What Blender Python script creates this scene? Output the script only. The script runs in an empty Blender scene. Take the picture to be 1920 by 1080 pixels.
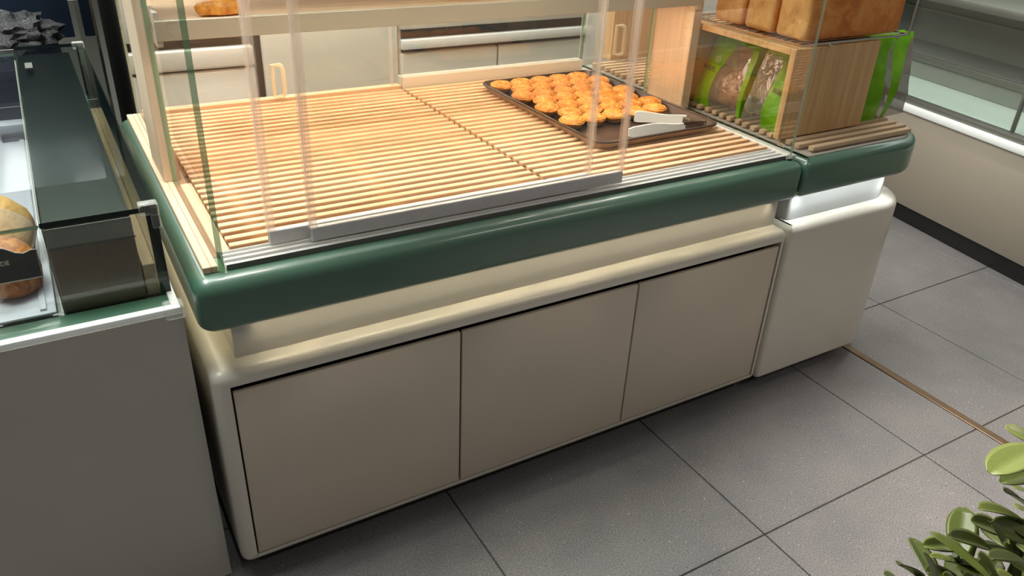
import bpy, bmesh, math, random
from mathutils import Vector, Matrix, Euler, noise
random.seed(7)
SC = bpy.context.scene
COL = SC.collection
R = math.radians

# ------------------------------------------------------------------ camera
cam = bpy.data.cameras.new('camera'); camo = bpy.data.objects.new('camera', cam); COL.objects.link(camo)
camo.location = (-0.1708, -1.2453, 1.3874); camo.rotation_euler = (1.0587, -0.0419, -0.5262)
cam.sensor_width = 36; cam.lens = 1475.7/1920*36; cam.clip_start = 0.02
SC.camera = camo
# ------------------------------------------------------------------ world, exposure
SC.view_settings.view_transform = 'Standard'; SC.view_settings.look = 'None'
SC.view_settings.gamma = 1; SC.view_settings.use_curve_mapping = False
SC.view_settings.exposure = 0.0
w = bpy.data.worlds.new('shop_ambience'); SC.world = w; w.use_nodes = True
bg = w.node_tree.nodes['Background']; bg.inputs[0].default_value = (1.0, 0.96, 0.92, 1); bg.inputs[1].default_value = 0.15
SC.cycles.transparent_max_bounces = 40; SC.cycles.max_bounces = 10
# ------------------------------------------------------------------ lights
def area(name, loc, size, size_y, power, color, aim=(0, 0, -1), spread=180):
    l = bpy.data.lights.new(name, 'AREA'); l.shape = 'RECTANGLE'; l.size = size; l.size_y = size_y
    l.energy = power; l.color = color; l.spread = R(spread)
    o = bpy.data.objects.new(name, l); COL.objects.link(o); o.location = loc
    o.rotation_euler = Vector(aim).to_track_quat('-Z', 'Y').to_euler()
    return o
WARM = (1.0, 0.78, 0.56)
area('overhead_light', (0.30, 0.50, 2.9), 1.7, 1.0, 44, (0.90, 1.0, 0.98))
area('overhead_light', (0.4, 2.2, 2.9), 2.2, 1.2, 40, (0.95, 1.0, 0.94))  # added, unseen: fills in the highlight along the rolled rim top
area('far_overhead_fill', (-0.9, 3.95, 2.9), 3.4, 1.7, 110, (0.96, 1.0, 0.90))  # added far behind the case for the green rim to reflect
area('overhead_light', (-0.8, 0.6, 2.9), 0.5, 1.2, 62, (0.96, 1.0, 0.94))  # added over the left counter to brighten the rim's left side
area('overhead_light', (2.35, 0.75, 2.9), 0.6, 0.6, 20, (1.0, 0.95, 0.88))
area('aisle_lamp', (2.5, -2.3, 2.9), 1.4, 0.5, 17, (1.0, 0.92, 0.82))
def spot(name, loc, aim, power, color, angle, blend, radius=.05):
    l = bpy.data.lights.new(name, 'SPOT'); l.energy = power; l.color = color; l.spot_size = R(angle); l.spot_blend = blend; l.shadow_soft_size = radius
    o = bpy.data.objects.new(name, l); COL.objects.link(o); o.location = loc
    o.rotation_euler = (Vector(aim)-Vector(loc)).to_track_quat('-Z', 'Y').to_euler()
spot('spotlight', (1.75, -0.85, 2.9), (1.66, -0.95, 0), 460, (1.0, 0.88, 0.78), 40, 1.0)
spot('spotlight', (2.45, 0.2, 2.9), (2.5, 0.15, 0), 130, (1.0, 0.93, 0.84), 34, .9)  # added to brighten the floor at far right
spot('far_wall_fill', (-2.4, 5.4, 2.85), (-2.4, 7.2, 1.5), 520, (1.0, 1.0, 0.90), 100, .8, .1)  # added unseen spot: lights the far wall so the rim mirrors it
area('showcase_fill', (3.22, 0.5, 1.7), 0.15, 2.4, 5, (0.95, 1.0, 0.97))  # added to brighten the inside of the showcase
area('staff_side_fill', (1.0, 1.24, 2.7), 1.8, 0.2, 44, (1.0, 0.94, 0.88))  # added to brighten the steel counter behind the case
area('canopy_light_strip', (0.56, 0.072, 1.466), 1.04, 0.03, 4.6, (1.0, 0.92, 0.80), spread=110)
area('under_shelf_light', (0.71, 0.455, 1.029), 1.30, 0.02, 2.9, WARM)
area('under_shelf_light', (0.71, 0.80, 1.029), 1.30, 0.02, 3.8, WARM)  # second light added to brighten the back of the deck
area('plinth_light_strip', (0.73, 0.031, 0.617), 1.34, 0.008, 0.95, (1.0, 0.89, 0.64), spread=84)
area('plinth_light_strip', (-0.004, 0.4, 0.617), 0.008, 0.7, 0.10, (1.0, 0.86, 0.55), spread=120)
area('plinth_light_strip', (1.68, 0.029, 0.617), 0.40, 0.008, 0.5, (0.93, 1.0, 0.98), spread=100)
area('plinth_light_strip', (1.955, 0.45, 0.617), 0.008, 0.6, 1.0, (0.93, 1.0, 0.98))

# ------------------------------------------------------------------ materials
def lin(c):
    return tuple(((v/255)/12.92 if v/255 <= .04045 else ((v/255+.055)/1.055)**2.4) for v in c) + (1,)
class NT:
    def __init__(s, name):
        s.m = bpy.data.materials.new(name); s.m.use_nodes = True; s.t = s.m.node_tree
        s.b = s.t.nodes['Principled BSDF']; s.out = s.t.nodes['Material Output']
    def n(s, typ, **kw):
        nd = s.t.nodes.new(typ)
        for k, v in kw.items(): setattr(nd, k, v)
        return nd
    def l(s, a, b): s.t.links.new(a, b)
    def setv(s, rough=.5, metal=0, coat=0, spec=.5):
        i = s.b.inputs; i['Roughness'].default_value = rough; i['Metallic'].default_value = metal
        i['Coat Weight'].default_value = coat; i['Coat Roughness'].default_value = .12; i['Specular IOR Level'].default_value = spec
    def coord(s, scale=(1, 1, 1), kind='Position'):
        mp = s.n('ShaderNodeMapping'); mp.inputs['Scale'].default_value = scale
        if kind == 'Position': s.l(s.n('ShaderNodeNewGeometry').outputs['Position'], mp.inputs[0])
        else: s.l(s.n('ShaderNodeTexCoord').outputs[kind], mp.inputs[0])
        return mp.outputs[0]
    def noise(s, vec, scale, detail=4, rough=.5):
        nd = s.n('ShaderNodeTexNoise'); s.l(vec, nd.inputs['Vector'])
        nd.inputs['Scale'].default_value = scale; nd.inputs['Detail'].default_value = detail; nd.inputs['Roughness'].default_value = rough
        return nd.outputs['Fac']
    def ramp(s, fac, stops):
        r = s.n('ShaderNodeValToRGB'); s.l(fac, r.inputs[0]); e = r.color_ramp.elements
        while len(e) < len(stops): e.new(.5)
        for el, (p, c) in zip(e, stops): el.position = p; el.color = c
        return r.outputs[0]
    def mix(s, fac, a, b, typ='MIX'):
        m = s.n('ShaderNodeMix', data_type='RGBA', blend_type=typ)
        for v, k in ((fac, 0), (a, 6), (b, 7)):
            if hasattr(v, 'node'): s.l(v, m.inputs[k])
            else: m.inputs[k].default_value = v
        return m.outputs[2]
    def bump(s, h, strength=.2, dist=.002):
        b = s.n('ShaderNodeBump'); b.inputs['Strength'].default_value = strength; b.inputs['Distance'].default_value = dist
        s.l(h, b.inputs['Height']); s.l(b.outputs[0], s.b.inputs['Normal'])
    def math(s, op, a, b=0.0):
        m = s.n('ShaderNodeMath', operation=op)
        for k, v in enumerate((a, b)):
            if hasattr(v, 'node'): s.l(v, m.inputs[k])
            else: m.inputs[k].default_value = v
        return m.outputs[0]
def plain(name, c, rough=.5, metal=0, coat=0, spec=.5, var=.06, scale=6):
    t = NT(name); t.setv(rough, metal, coat, spec); v = lin(c)
    f = t.noise(t.coord(), scale, 3)
    t.l(t.ramp(f, [(.3, tuple(x*(1-var) for x in v[:3])+(1,)), (.7, tuple(min(1, x*(1+var)) for x in v[:3])+(1,))]), t.b.inputs['Base Color'])
    return t.m
def wood(name, c1, c2, axis=0, rough=.55, scale=1.0, rnd=True):
    t = NT(name); t.setv(rough, 0, 0, .35)
    s = [70*scale]*3; s[axis] = 3.2*scale
    v = t.coord(s)
    if rnd:
        oi = t.n('ShaderNodeObjectInfo'); add = t.n('ShaderNodeVectorMath', operation='ADD'); mul = t.n('ShaderNodeVectorMath', operation='SCALE')
        cmb = t.n('ShaderNodeCombineXYZ')
        for k in range(3): t.l(oi.outputs['Random'], cmb.inputs[k])
        t.l(cmb.outputs[0], mul.inputs[0]); mul.inputs['Scale'].default_value = 37
        t.l(v, add.inputs[0]); t.l(mul.outputs[0], add.inputs[1]); v = add.outputs[0]
    f = t.noise(v, 1.0, 5, .6)
    t.l(t.ramp(f, [(.32, lin(c1)), (.68, lin(c2))]), t.b.inputs['Base Color'])
    t.bump(f, .08, .001)
    return t.m
def glass(name, tint=(1, 1, 1), refl=1.0, ior=1.45):
    t = NT(name); t.t.nodes.remove(t.b)
    tr = t.n('ShaderNodeBsdfTransparent'); tr.inputs[0].default_value = tint+(1,)
    gl = t.n('ShaderNodeBsdfGlossy'); gl.inputs['Roughness'].default_value = 0.0
    fr = t.n('ShaderNodeFresnel'); fr.inputs[0].default_value = ior
    bf = t.math('SUBTRACT', 1.0, t.n('ShaderNodeNewGeometry').outputs['Backfacing'])
    f = t.math('MULTIPLY', t.math('MULTIPLY', fr.outputs[0], refl), bf)
    mx = t.n('ShaderNodeMixShader'); t.l(f, mx.inputs[0]); t.l(tr.outputs[0], mx.inputs[1]); t.l(gl.outputs[0], mx.inputs[2])
    t.l(mx.outputs[0], t.out.inputs[0])
    return t.m
def hazy(name, c, body=.4, tint=(1, 1, 1), rough=.15, gloss=.12):
    """clear plastic: part see-through, part milky, with a sheen"""
    t = NT(name); t.setv(rough, 0, 0, .5); t.b.inputs['Base Color'].default_value = lin(c)
    tr = t.n('ShaderNodeBsdfTransparent'); tr.inputs[0].default_value = tint+(1,)
    lw = t.n('ShaderNodeLayerWeight'); lw.inputs[0].default_value = .35
    f = t.math('MINIMUM', t.math('ADD', body, t.math('MULTIPLY', lw.outputs['Facing'], gloss)), 1.0)
    mx = t.n('ShaderNodeMixShader'); t.l(f, mx.inputs[0]); t.l(tr.outputs[0], mx.inputs[1]); t.l(t.b.outputs[0], mx.inputs[2])
    t.l(mx.outputs[0], t.out.inputs[0])
    return t.m

M = {}
M['cream'] = plain('cream_lacquer', (214, 208, 194), .3, 0, .35, .5, .02)
M['door'] = plain('door_lacquer', (206, 193, 174), .42, 0, .1, .5, .02)
M['deck_under'] = wood('shaded_deck_board', (112, 74, 40), (130, 90, 52), 0)  # wood colour darkened so the gaps between slats look shaded
M['gap'] = plain('dark_recess', (38, 32, 26), .8)
M['green'] = plain('green_lacquer', (56, 98, 77), .44, 0, .7, 1.0, .05)
M['white'] = plain('white_lacquer', (235, 238, 236), .3, 0, .3, .5, .02)
M['whiteplastic'] = plain('white_plastic', (226, 224, 214), .4, 0, 0, .5, .02)
M['ash_x'] = wood('ash_wood_lengthwise', (214, 172, 130), (238, 202, 164), 0)
M['ash_y'] = wood('ash_wood_depthwise', (200, 172, 140), (220, 196, 166), 1)
M['ash_z'] = wood('ash_wood_upright', (214, 190, 160), (230, 210, 184), 2)
M['oak_z'] = wood('oak_veneer_upright', (190, 150, 102), (212, 174, 124), 2, .5)
M['oak_x'] = wood('oak_veneer_lengthwise', (190, 148, 98), (218, 178, 126), 0, .5)
M['glass'] = glass('clear_glass', (.985, .995, .985), 2.3)
M['glass_left'] = glass('side_pane_glass', (.985, .995, .985), .55)
M['glass_lid'] = glass('lid_glass', (.8, .85, .82), 0.75)
M['glass_dark'] = glass('dark_tinted_glass', (.16, .19, .18), 1.0)
M['edge'] = hazy('green_glass_edge', (136, 176, 140), .72, (.7, .9, .75), .1)
M['edge_pale'] = hazy('pale_glass_edge', (206, 218, 190), .6, (.8, .95, .85), .1)
M['edge_dark'] = hazy('dark_glass_edge', (6, 16, 12), .95, (.1, .2, .15), .1)
def sealmat():
    t = NT('clear_plastic_seal'); t.setv(.15, 0, 0, .5); t.b.inputs['Base Color'].default_value = lin((236, 218, 204))
    tr = t.n('ShaderNodeBsdfTransparent'); tl = t.n('ShaderNodeBsdfTranslucent'); tl.inputs[0].default_value = lin((244, 224, 208))
    a = t.n('ShaderNodeMixShader'); a.inputs[0].default_value = .55; t.l(t.b.outputs[0], a.inputs[1]); t.l(tl.outputs[0], a.inputs[2])
    b = t.n('ShaderNodeMixShader'); b.inputs[0].default_value = .17; t.l(tr.outputs[0], b.inputs[1]); t.l(a.outputs[0], b.inputs[2])
    t.l(b.outputs[0], t.out.inputs[0])
    return t.m
M['seal'] = sealmat()
M['acrylic'] = hazy('clear_acrylic', (230, 228, 220), .22, (1, 1, 1), .06, .5)
M['clear'] = hazy('clear_plastic', (220, 222, 216), .10, (1, 1, 1), .06, .5)
M['handle'] = hazy('clear_acrylic_handle', (250, 236, 200), .30, (1, .98, .92), .06, .5)
M['alu'] = plain('brushed_aluminium', (206, 204, 202), .4, .1, 0, .5, .04, 40)
M['alu_white'] = plain('pale_aluminium', (222, 220, 216), .3, .15, 0, .5, .03, 40)
M['alu_dark'] = plain('dark_track_metal', (112, 112, 106), .4, .6, 0, .5, .04, 40)  # darker grey metal for track lip, rails, joint and sticker
M['steel'] = plain('stainless_steel', (222, 212, 200), .3, .25, 0, .5, .05, 3)
M['chrome'] = plain('chrome', (210, 205, 200), .14, 1, 0, .5, .02)
M['black'] = plain('black_plastic', (18, 18, 18), .3, 0, .2)
M['navy'] = plain('navy_gloss_panel', (36, 46, 62), .22, 0, .5, .5, .25, 2)
M['tray'] = plain('dark_baking_tray', (78, 62, 52), .33, .35, 0, .5, .15, 14)
M['tray_rim'] = plain('worn_tray_edge', (176, 156, 134), .35, .3, 0, .5, .2, 30)
M['foil'] = plain('pale_foil_cup', (232, 216, 190), .3, .35, 0, .5, .05, 60)
M['brass'] = plain('bronze_floor_strip', (128, 104, 82), .28, .85, 0, .5, .15, 9)
M['shelf_front'] = plain('shaded_shelf_edge', (200, 186, 162), .35, .1, .1, .5, .02)  # white shelf edge, its shade put into this duller base colour
M['beige'] = plain('beige_panel', (154, 144, 130), .45, 0, 0, .5, .02)
M['ink'] = plain('black_ink', (30, 34, 8), .7)
M['ink_pale'] = plain('pale_ink', (176, 172, 150), .6)
M['etch'] = plain('etched_glass_mark', (206, 190, 160), .6)
M['stem'] = plain('plant_stem', (66, 74, 34), .5)
M['pot'] = plain('grey_clay_pot', (120, 118, 112), .6)
M['soil'] = plain('potting_soil', (50, 38, 28), .95, var=.4, scale=90)
M['led'] = None

def speckle():
    t = NT('speckled_grey_tile'); t.setv(.42, 0, 0, .4)
    p = t.coord()
    base = t.ramp(t.noise(p, 5, 5, .6), [(.3, lin((106, 105, 106))), (.7, lin((120, 118, 117)))])
    fine = t.ramp(t.noise(p, 380, 3, .75), [(.38, (.42, .42, .43, 1)), (.62, (1.55, 1.54, 1.53, 1))])
    c = t.mix(1.0, base, fine, 'MULTIPLY')
    for sc, th, col in ((110, .05, (166, 164, 160)), (120, .05, (48, 47, 47)), (60, .034, (172, 170, 166)), (240, .09, (142, 140, 137))):
        vo = t.n('ShaderNodeTexVoronoi'); t.l(p, vo.inputs['Vector']); vo.inputs['Scale'].default_value = sc
        sep = t.n('ShaderNodeSeparateColor'); t.l(vo.outputs['Color'], sep.inputs[0])
        rad = t.math('MULTIPLY', sep.outputs[0], th*3.6)
        msk = t.math('LESS_THAN', vo.outputs['Distance'], rad)
        msk = t.math('MULTIPLY', msk, t.math('GREATER_THAN', sep.outputs[1], .72))
        c = t.mix(msk, c, lin(col))
    t.l(c, t.b.inputs['Base Color'])
    return t.m
M['tile'] = speckle()
M['grout'] = plain('dark_grout', (66, 64, 62), .9)

def crust(name, c1, c2, c3, scale=9):
    t = NT(name); t.setv(.55, 0, 0, .35)
    p = t.coord((1, 1, 1), 'Object')
    d = t.n('ShaderNodeVectorMath', operation='ADD'); nz = t.n('ShaderNodeTexNoise'); t.l(p, nz.inputs['Vector']); nz.inputs['Scale'].default_value = scale*1.4
    t.l(p, d.inputs[0]); t.l(nz.outputs['Color'], d.inputs[1])
    f = t.noise(d.outputs[0], scale, 6, .65)
    t.l(t.ramp(f, [(.3, lin(c1)), (.5, lin(c2)), (.72, lin(c3))]), t.b.inputs['Base Color'])
    t.bump(f, .35, .004)
    return t.m
M['crust'] = crust('toast_crust', (160, 84, 34), (204, 124, 54), (222, 158, 86), 5)
M['crust_end'] = crust('toast_loaf_end', (180, 122, 64), (206, 152, 90), (220, 172, 112), 6)
M['bun'] = crust('glazed_bun_crust', (120, 62, 22), (170, 102, 44), (206, 152, 84), 9)
M['cream_bun'] = crust('pale_bun_crust', (182, 128, 56), (216, 168, 86), (230, 194, 122), 9)
def pastry():
    t = NT('flaky_tart_pastry'); t.setv(.42, 0, .15, .4)
    p = t.coord((1, 1, 1), 'Object'); oi = t.n('ShaderNodeObjectInfo')
    off = t.n('ShaderNodeVectorMath', operation='SCALE'); cmb = t.n('ShaderNodeCombineXYZ')
    for k in range(3): t.l(oi.outputs['Random'], cmb.inputs[k])
    t.l(cmb.outputs[0], off.inputs[0]); off.inputs['Scale'].default_value = 9
    ad = t.n('ShaderNodeVectorMath', operation='ADD'); t.l(p, ad.inputs[0]); t.l(off.outputs[0], ad.inputs[1])
    f = t.noise(ad.outputs[0], 55, 5, .6)
    c = t.ramp(f, [(.3, lin((196, 112, 38))), (.5, lin((232, 158, 64))), (.7, lin((248, 196, 106)))])
    sp = t.math('GREATER_THAN', t.noise(ad.outputs[0], 130, 2, .5), .69)
    c = t.mix(sp, c, lin((120, 58, 18)))
    at = t.n('ShaderNodeAttribute', attribute_name='groove')
    c = t.mix(t.math('MULTIPLY', at.outputs['Fac'], .75), c, lin((150, 74, 20)))
    t.l(c, t.b.inputs['Base Color']); t.bump(f, .4, .004)
    return t.m
M['pastry'] = pastry()
def leafmat():
    t = NT('waxy_leaf'); t.setv(.32, 0, .15, .5)
    oi = t.n('ShaderNodeObjectInfo')
    c = t.ramp(oi.outputs['Random'], [(0, lin((74, 84, 34))), (.55, lin((116, 126, 58))), (1, lin((166, 174, 92)))])
    f = t.noise(t.coord((1, 1, 1), 'Object'), 40, 3)
    c = t.mix(.5, c, t.ramp(f, [(.3, (.55, .55, .5, 1)), (.7, (1, 1, 1, 1))]), 'MULTIPLY')
    t.l(c, t.b.inputs['Base Color'])
    t.b.inputs['Subsurface Weight'].default_value = 0
    return t.m
M['leaf'] = leafmat()
def bagmat(name, left, curve, right, top, diag=None, haze=.42):
    """printed film: bright green bands at the sides and top, clear window elsewhere (flat printing)"""
    t = NT(name); t.setv(.22, 0, 0, .5)
    sep = t.n('ShaderNodeSeparateXYZ'); t.l(t.n('ShaderNodeTexCoord').outputs['UV'], sep.inputs[0])
    u, v = sep.outputs[0], sep.outputs[1]
    c = t.math('MULTIPLY', t.math('POWER', v, 3.0), curve)
    msk = t.math('LESS_THAN', u, t.math('ADD', left, c))
    msk = t.math('MAXIMUM', msk, t.math('GREATER_THAN', u, t.math('SUBTRACT', right, t.math('MULTIPLY', c, .45))))
    msk = t.math('MAXIMUM', msk, t.math('GREATER_THAN', v, top))
    if diag:
        a, b, wd = diag
        d = t.math('ABSOLUTE', t.math('SUBTRACT', u, t.math('ADD', a, t.math('MULTIPLY', v, b))))
        msk = t.math('MAXIMUM', msk, t.math('LESS_THAN', d, t.math('MULTIPLY', t.math('ADD', v, .25), wd)))
    f = t.noise(t.coord((1, 1, 1), 'Object'), 16, 4)
    t.l(t.ramp(f, [(.3, lin((104, 166, 10))), (.7, lin((140, 204, 26)))]), t.b.inputs['Base Color'])
    t.bump(f, .5, .01)
    tl = t.n('ShaderNodeBsdfTranslucent'); tl.inputs[0].default_value = lin((130, 190, 20))
    g = t.n('ShaderNodeMixShader'); g.inputs[0].default_value = .35; t.l(t.b.outputs[0], g.inputs[1]); t.l(tl.outputs[0], g.inputs[2])
    tr = t.n('ShaderNodeBsdfTransparent'); gl = t.n('ShaderNodeBsdfGlossy'); gl.inputs['Roughness'].default_value = .12
    df = t.n('ShaderNodeBsdfDiffuse'); df.inputs[0].default_value = lin((138, 130, 120))
    bn = t.n('ShaderNodeBump'); bn.inputs['Strength'].default_value = .6; bn.inputs['Distance'].default_value = .01; t.l(t.noise(t.coord((1, 1, 1), 'Object'), 30, 3), bn.inputs['Height'])
    t.l(bn.outputs[0], gl.inputs['Normal'])
    c1 = t.n('ShaderNodeMixShader'); c1.inputs[0].default_value = haze; t.l(tr.outputs[0], c1.inputs[1]); t.l(df.outputs[0], c1.inputs[2])
    c2 = t.n('ShaderNodeMixShader'); c2.inputs[0].default_value = .10; t.l(c1.outputs[0], c2.inputs[1]); t.l(gl.outputs[0], c2.inputs[2])
    mx = t.n('ShaderNodeMixShader'); t.l(msk, mx.inputs[0]); t.l(c2.outputs[0], mx.inputs[1]); t.l(g.outputs[0], mx.inputs[2])
    t.l(mx.outputs[0], t.out.inputs[0])
    return t.m
M['bag'] = bagmat('green_printed_bag_film', .34, .22, .93, .90)
M['bag_right'] = bagmat('green_printed_bag_film_right', -.1, .05, .50, .92)
M['bag_gusset'] = bagmat('green_printed_gusset_film', .36, .22, 1.2, .93, (.50, .28, .16), .66)
M['film'] = hazy('crinkled_clear_film', (220, 216, 205), .05, (1, 1, 1), .12, .4)

# ------------------------------------------------------------------ helpers
def wloc(o):
    v = Vector(o.location)
    while o.parent: o = o.parent; v += Vector(o.location)
    return v
def finish(name, bm, mats, parent=None, smooth=True, angle=35, base=False):
    """bmesh in world coordinates -> one mesh object with its own origin"""
    if not isinstance(mats, (list, tuple)): mats = [mats]
    bmesh.ops.recalc_face_normals(bm, faces=bm.faces)
    xs = [v.co.copy() for v in bm.verts]
    lo = Vector((min(v.x for v in xs), min(v.y for v in xs), min(v.z for v in xs))); hi = Vector((max(v.x for v in xs), max(v.y for v in xs), max(v.z for v in xs)))
    c = (lo+hi)/2
    if base: c.z = lo.z
    for v in bm.verts: v.co -= c
    me = bpy.data.meshes.new(name); bm.to_mesh(me); bm.free()
    for m in mats: me.materials.append(m)
    if smooth:
        for p in me.polygons: p.use_smooth = True
        me.set_sharp_from_angle(angle=R(angle))
    o = bpy.data.objects.new(name, me); COL.objects.link(o)
    if parent: o.parent = parent; o.location = c - wloc(parent)
    else: o.location = c
    return o
def thing(name, label, cat, loc, group=None, kind=None):
    o = bpy.data.objects.new(name, None); COL.objects.link(o); o.location = loc; o.empty_display_size = .05
    return tag(o, label, cat, group, kind)
def tag(o, label=None, cat=None, group=None, kind=None):
    if label: o['label'] = label
    if cat: o['category'] = cat
    if group: o['group'] = group
    if kind: o['kind'] = kind
    return o
def add_box(bm, x0, x1, y0, y1, z0, z1, bev=0, seg=2, mi=0, mat=None):
    r = bmesh.ops.create_cube(bm, size=1)
    vs = r['verts']
    for v in vs: v.co = Vector(((x0+x1)/2+v.co.x*(x1-x0), (y0+y1)/2+v.co.y*(y1-y0), (z0+z1)/2+v.co.z*(z1-z0)))
    fs = list({f for v in vs for f in v.link_faces})
    if bev:
        es = list({e for v in vs for e in v.link_edges})
        rr = bmesh.ops.bevel(bm, geom=es, offset=bev, segments=seg, profile=.5, affect='EDGES')
        vs = list({v for f in rr['faces'] for v in f.verts}); fs = list({f for v in vs for f in v.link_faces})
    for f in fs: f.material_index = mi
    if mat is not None:
        for v in set(v for f in fs for v in f.verts): v.co = mat @ v.co
    return fs
def box(name, x0, x1, y0, y1, z0, z1, m, parent=None, bev=0, seg=2, mat=None):
    bm = bmesh.new(); add_box(bm, x0, x1, y0, y1, z0, z1, bev, seg, 0, mat)
    return finish(name, bm, m, parent)
def pane(name, x0, x1, y0, y1, z0, z1, parent, gm='glass', em='edge'):
    """sheet of glass: clear faces, coloured edges"""
    bm = bmesh.new(); fs = add_box(bm, x0, x1, y0, y1, z0, z1)
    d = (x1-x0, y1-y0, z1-z0); ax = d.index(min(d))
    bm.normal_update()
    for f in bm.faces: f.material_index = 0 if abs(f.normal[ax]) > .9 else 1
    return finish(name, bm, [M[gm], M[em]], parent, smooth=False)
def add_prism(bm, pts, z0, z1, axis=2, mi=0):
    def P(a, b, h): return Vector((a, b, h)) if axis == 2 else (Vector((h, a, b)) if axis == 0 else Vector((a, h, b)))
    lo = [bm.verts.new(P(a, b, z0)) for a, b in pts]; hi = [bm.verts.new(P(a, b, z1)) for a, b in pts]
    n = len(pts); fs = [bm.faces.new(lo[::-1]), bm.faces.new(hi)]
    for i in range(n): fs.append(bm.faces.new((lo[i], lo[(i+1) % n], hi[(i+1) % n], hi[i])))
    for f in fs: f.material_index = mi
    return fs
def rrect(x0, x1, y0, y1, r, n=8):
    """rounded outline, r = radii at (x0,y0),(x1,y0),(x1,y1),(x0,y1)"""
    pts = []
    for (cx, cy, a), rad in zip(((x0, y0, 180), (x1, y0, 270), (x1, y1, 0), (x0, y1, 90)), r):
        ox = cx + (rad if cx == x0 else -rad); oy = cy + (rad if cy == y0 else -rad)
        k = n if rad > .03 else 4
        for i in range(k+1):
            t = R(a+90*i/k); pts.append((ox+rad*math.cos(t), oy+rad*math.sin(t)))
    return pts
def slab(name, pts, z0, z1, m, parent, bev_top=0, bev_bot=0, seg=4):
    """prism with rolled top / bottom edges (inset rings)"""
    bm = bmesh.new(); n = len(pts); rings = []
    cen = Vector((sum(p[0] for p in pts)/n, sum(p[1] for p in pts)/n))
    def inset(d):
        out = []
        for i in range(n):
            a, b, c = Vector(pts[i-1]), Vector(pts[i]), Vector(pts[(i+1) % n])
            e1 = (b-a); e2 = (c-b)
            if e1.length < 1e-6 or e2.length < 1e-6: out.append(b); continue
            e1.normalize(); e2.normalize(); n1 = Vector((-e1.y, e1.x)); n2 = Vector((-e2.y, e2.x))
            bs = n1+n2; bs = bs/max(.3, bs.dot(n1)); out.append(b+bs*d)
        return out
    levels = []
    if bev_bot:
        for i in range(seg+1):
            t = math.pi/2*i/seg; levels.append((z0+bev_bot*(1-math.sin(t)), bev_bot*(1-math.cos(t))))
        levels = levels[::-1]
    else: levels.append((z0, 0))
    if bev_top:
        for i in range(seg+1):
            t = math.pi/2*i/seg; levels.append((z1-bev_top*(1-math.sin(t)), bev_top*(1-math.cos(t))))
    else: levels.append((z1, 0))
    for z, d in levels: rings.append([bm.verts.new((p[0], p[1], z)) for p in inset(d)])
    for a, b in zip(rings, rings[1:]):
        for i in range(n): bm.faces.new((a[i], a[(i+1) % n], b[(i+1) % n], b[i]))
    bm.faces.new(rings[0][::-1]); bm.faces.new(rings[-1])
    bmesh.ops.remove_doubles(bm, verts=bm.verts, dist=1e-5)
    return finish(name, bm, m, parent)
def add_tube(bm, pts, r, n=8, mi=0, closed=False):
    pts = [Vector(p) for p in pts]; rings = []; k = len(pts)
    rad = r if isinstance(r, (list, tuple)) else [r]*k
    up = None
    for i, p in enumerate(pts):
        a = pts[i-1] if (i or closed) else p; b = pts[(i+1) % k] if (i < k-1 or closed) else p
        t = (b-a).normalized()
        if up is None: up = t.orthogonal().normalized()
        up = (up - t*up.dot(t)).normalized(); s = t.cross(up)
        rings.append([bm.verts.new(p+(up*math.cos(2*math.pi*j/n)+s*math.sin(2*math.pi*j/n))*rad[i]) for j in range(n)])
    for i in range(k if closed else k-1):
        a, b = rings[i], rings[(i+1) % k]
        for j in range(n): bm.faces.new((a[j], a[(j+1) % n], b[(j+1) % n], b[j])).material_index = mi
    if not closed:
        bm.faces.new(rings[0][::-1]).material_index = mi; bm.faces.new(rings[-1]).material_index = mi
def tube(name, pts, r, m, parent=None, n=8, closed=False):
    bm = bmesh.new(); add_tube(bm, pts, r, n, 0, closed); return finish(name, bm, m, parent)
def text(name, body, size, mat, parent, matrix, extrude=.0004):
    cu = bpy.data.curves.new(name, 'FONT'); cu.body = body; cu.size = size; cu.align_x = 'CENTER'; cu.align_y = 'CENTER'; cu.extrude = extrude
    tmp = bpy.data.objects.new('tmp', cu); COL.objects.link(tmp)
    bpy.context.view_layer.update()
    me = bpy.data.meshes.new_from_object(tmp.evaluated_get(bpy.context.evaluated_depsgraph_get()))
    bpy.data.objects.remove(tmp)
    bm = bmesh.new(); bm.from_mesh(me); bpy.data.meshes.remove(me)
    bm.transform(matrix)
    if not bm.verts: bm.free(); return None
    return finish(name, bm, mat, parent, smooth=False)

# ------------------------------------------------------------------ floor of speckled tiles
floor = box('floor', -3.0, 6.0, -2.8, 7.3, -.03, -.0035, M['grout']); tag(floor, kind='structure')
P0X, P0Y, PT = 1.0635, -.4225, .6
tile_cache = {}
def tile(x0, x1, y0, y1):
    g = .0018; key = (round(x1-x0, 4), round(y1-y0, 4))
    if key not in tile_cache:
        o = box('tile', x0+g, x1-g, y0+g, y1-g, -.02, 0, M['tile'], floor, .0012, 1); tile_cache[key] = o
    else:
        o = tile_cache[key].copy(); COL.objects.link(o); o.parent = floor
        o.location = Vector(((x0+x1)/2, (y0+y1)/2, -.01))-wloc(floor)
    return o
SX0, SX1 = 1.902, 1.928
for i in range(-4, 6):
    for j in range(-3, 6):
        x0 = P0X+i*PT; y0 = P0Y+j*PT
        if x0 < SX0 < x0+PT:
            tile(x0, SX0, y0, y0+PT); tile(SX1, x0+PT, y0, y0+PT)
        else: tile(x0, x0+PT, y0, y0+PT)
tag(box('trim_1', SX0, SX1, -2.2, 3.0, -.012, .002, M['brass'], None, .001, 1), 'bronze metal strip inlaid in the grey tile floor', None, None, 'structure')

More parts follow.
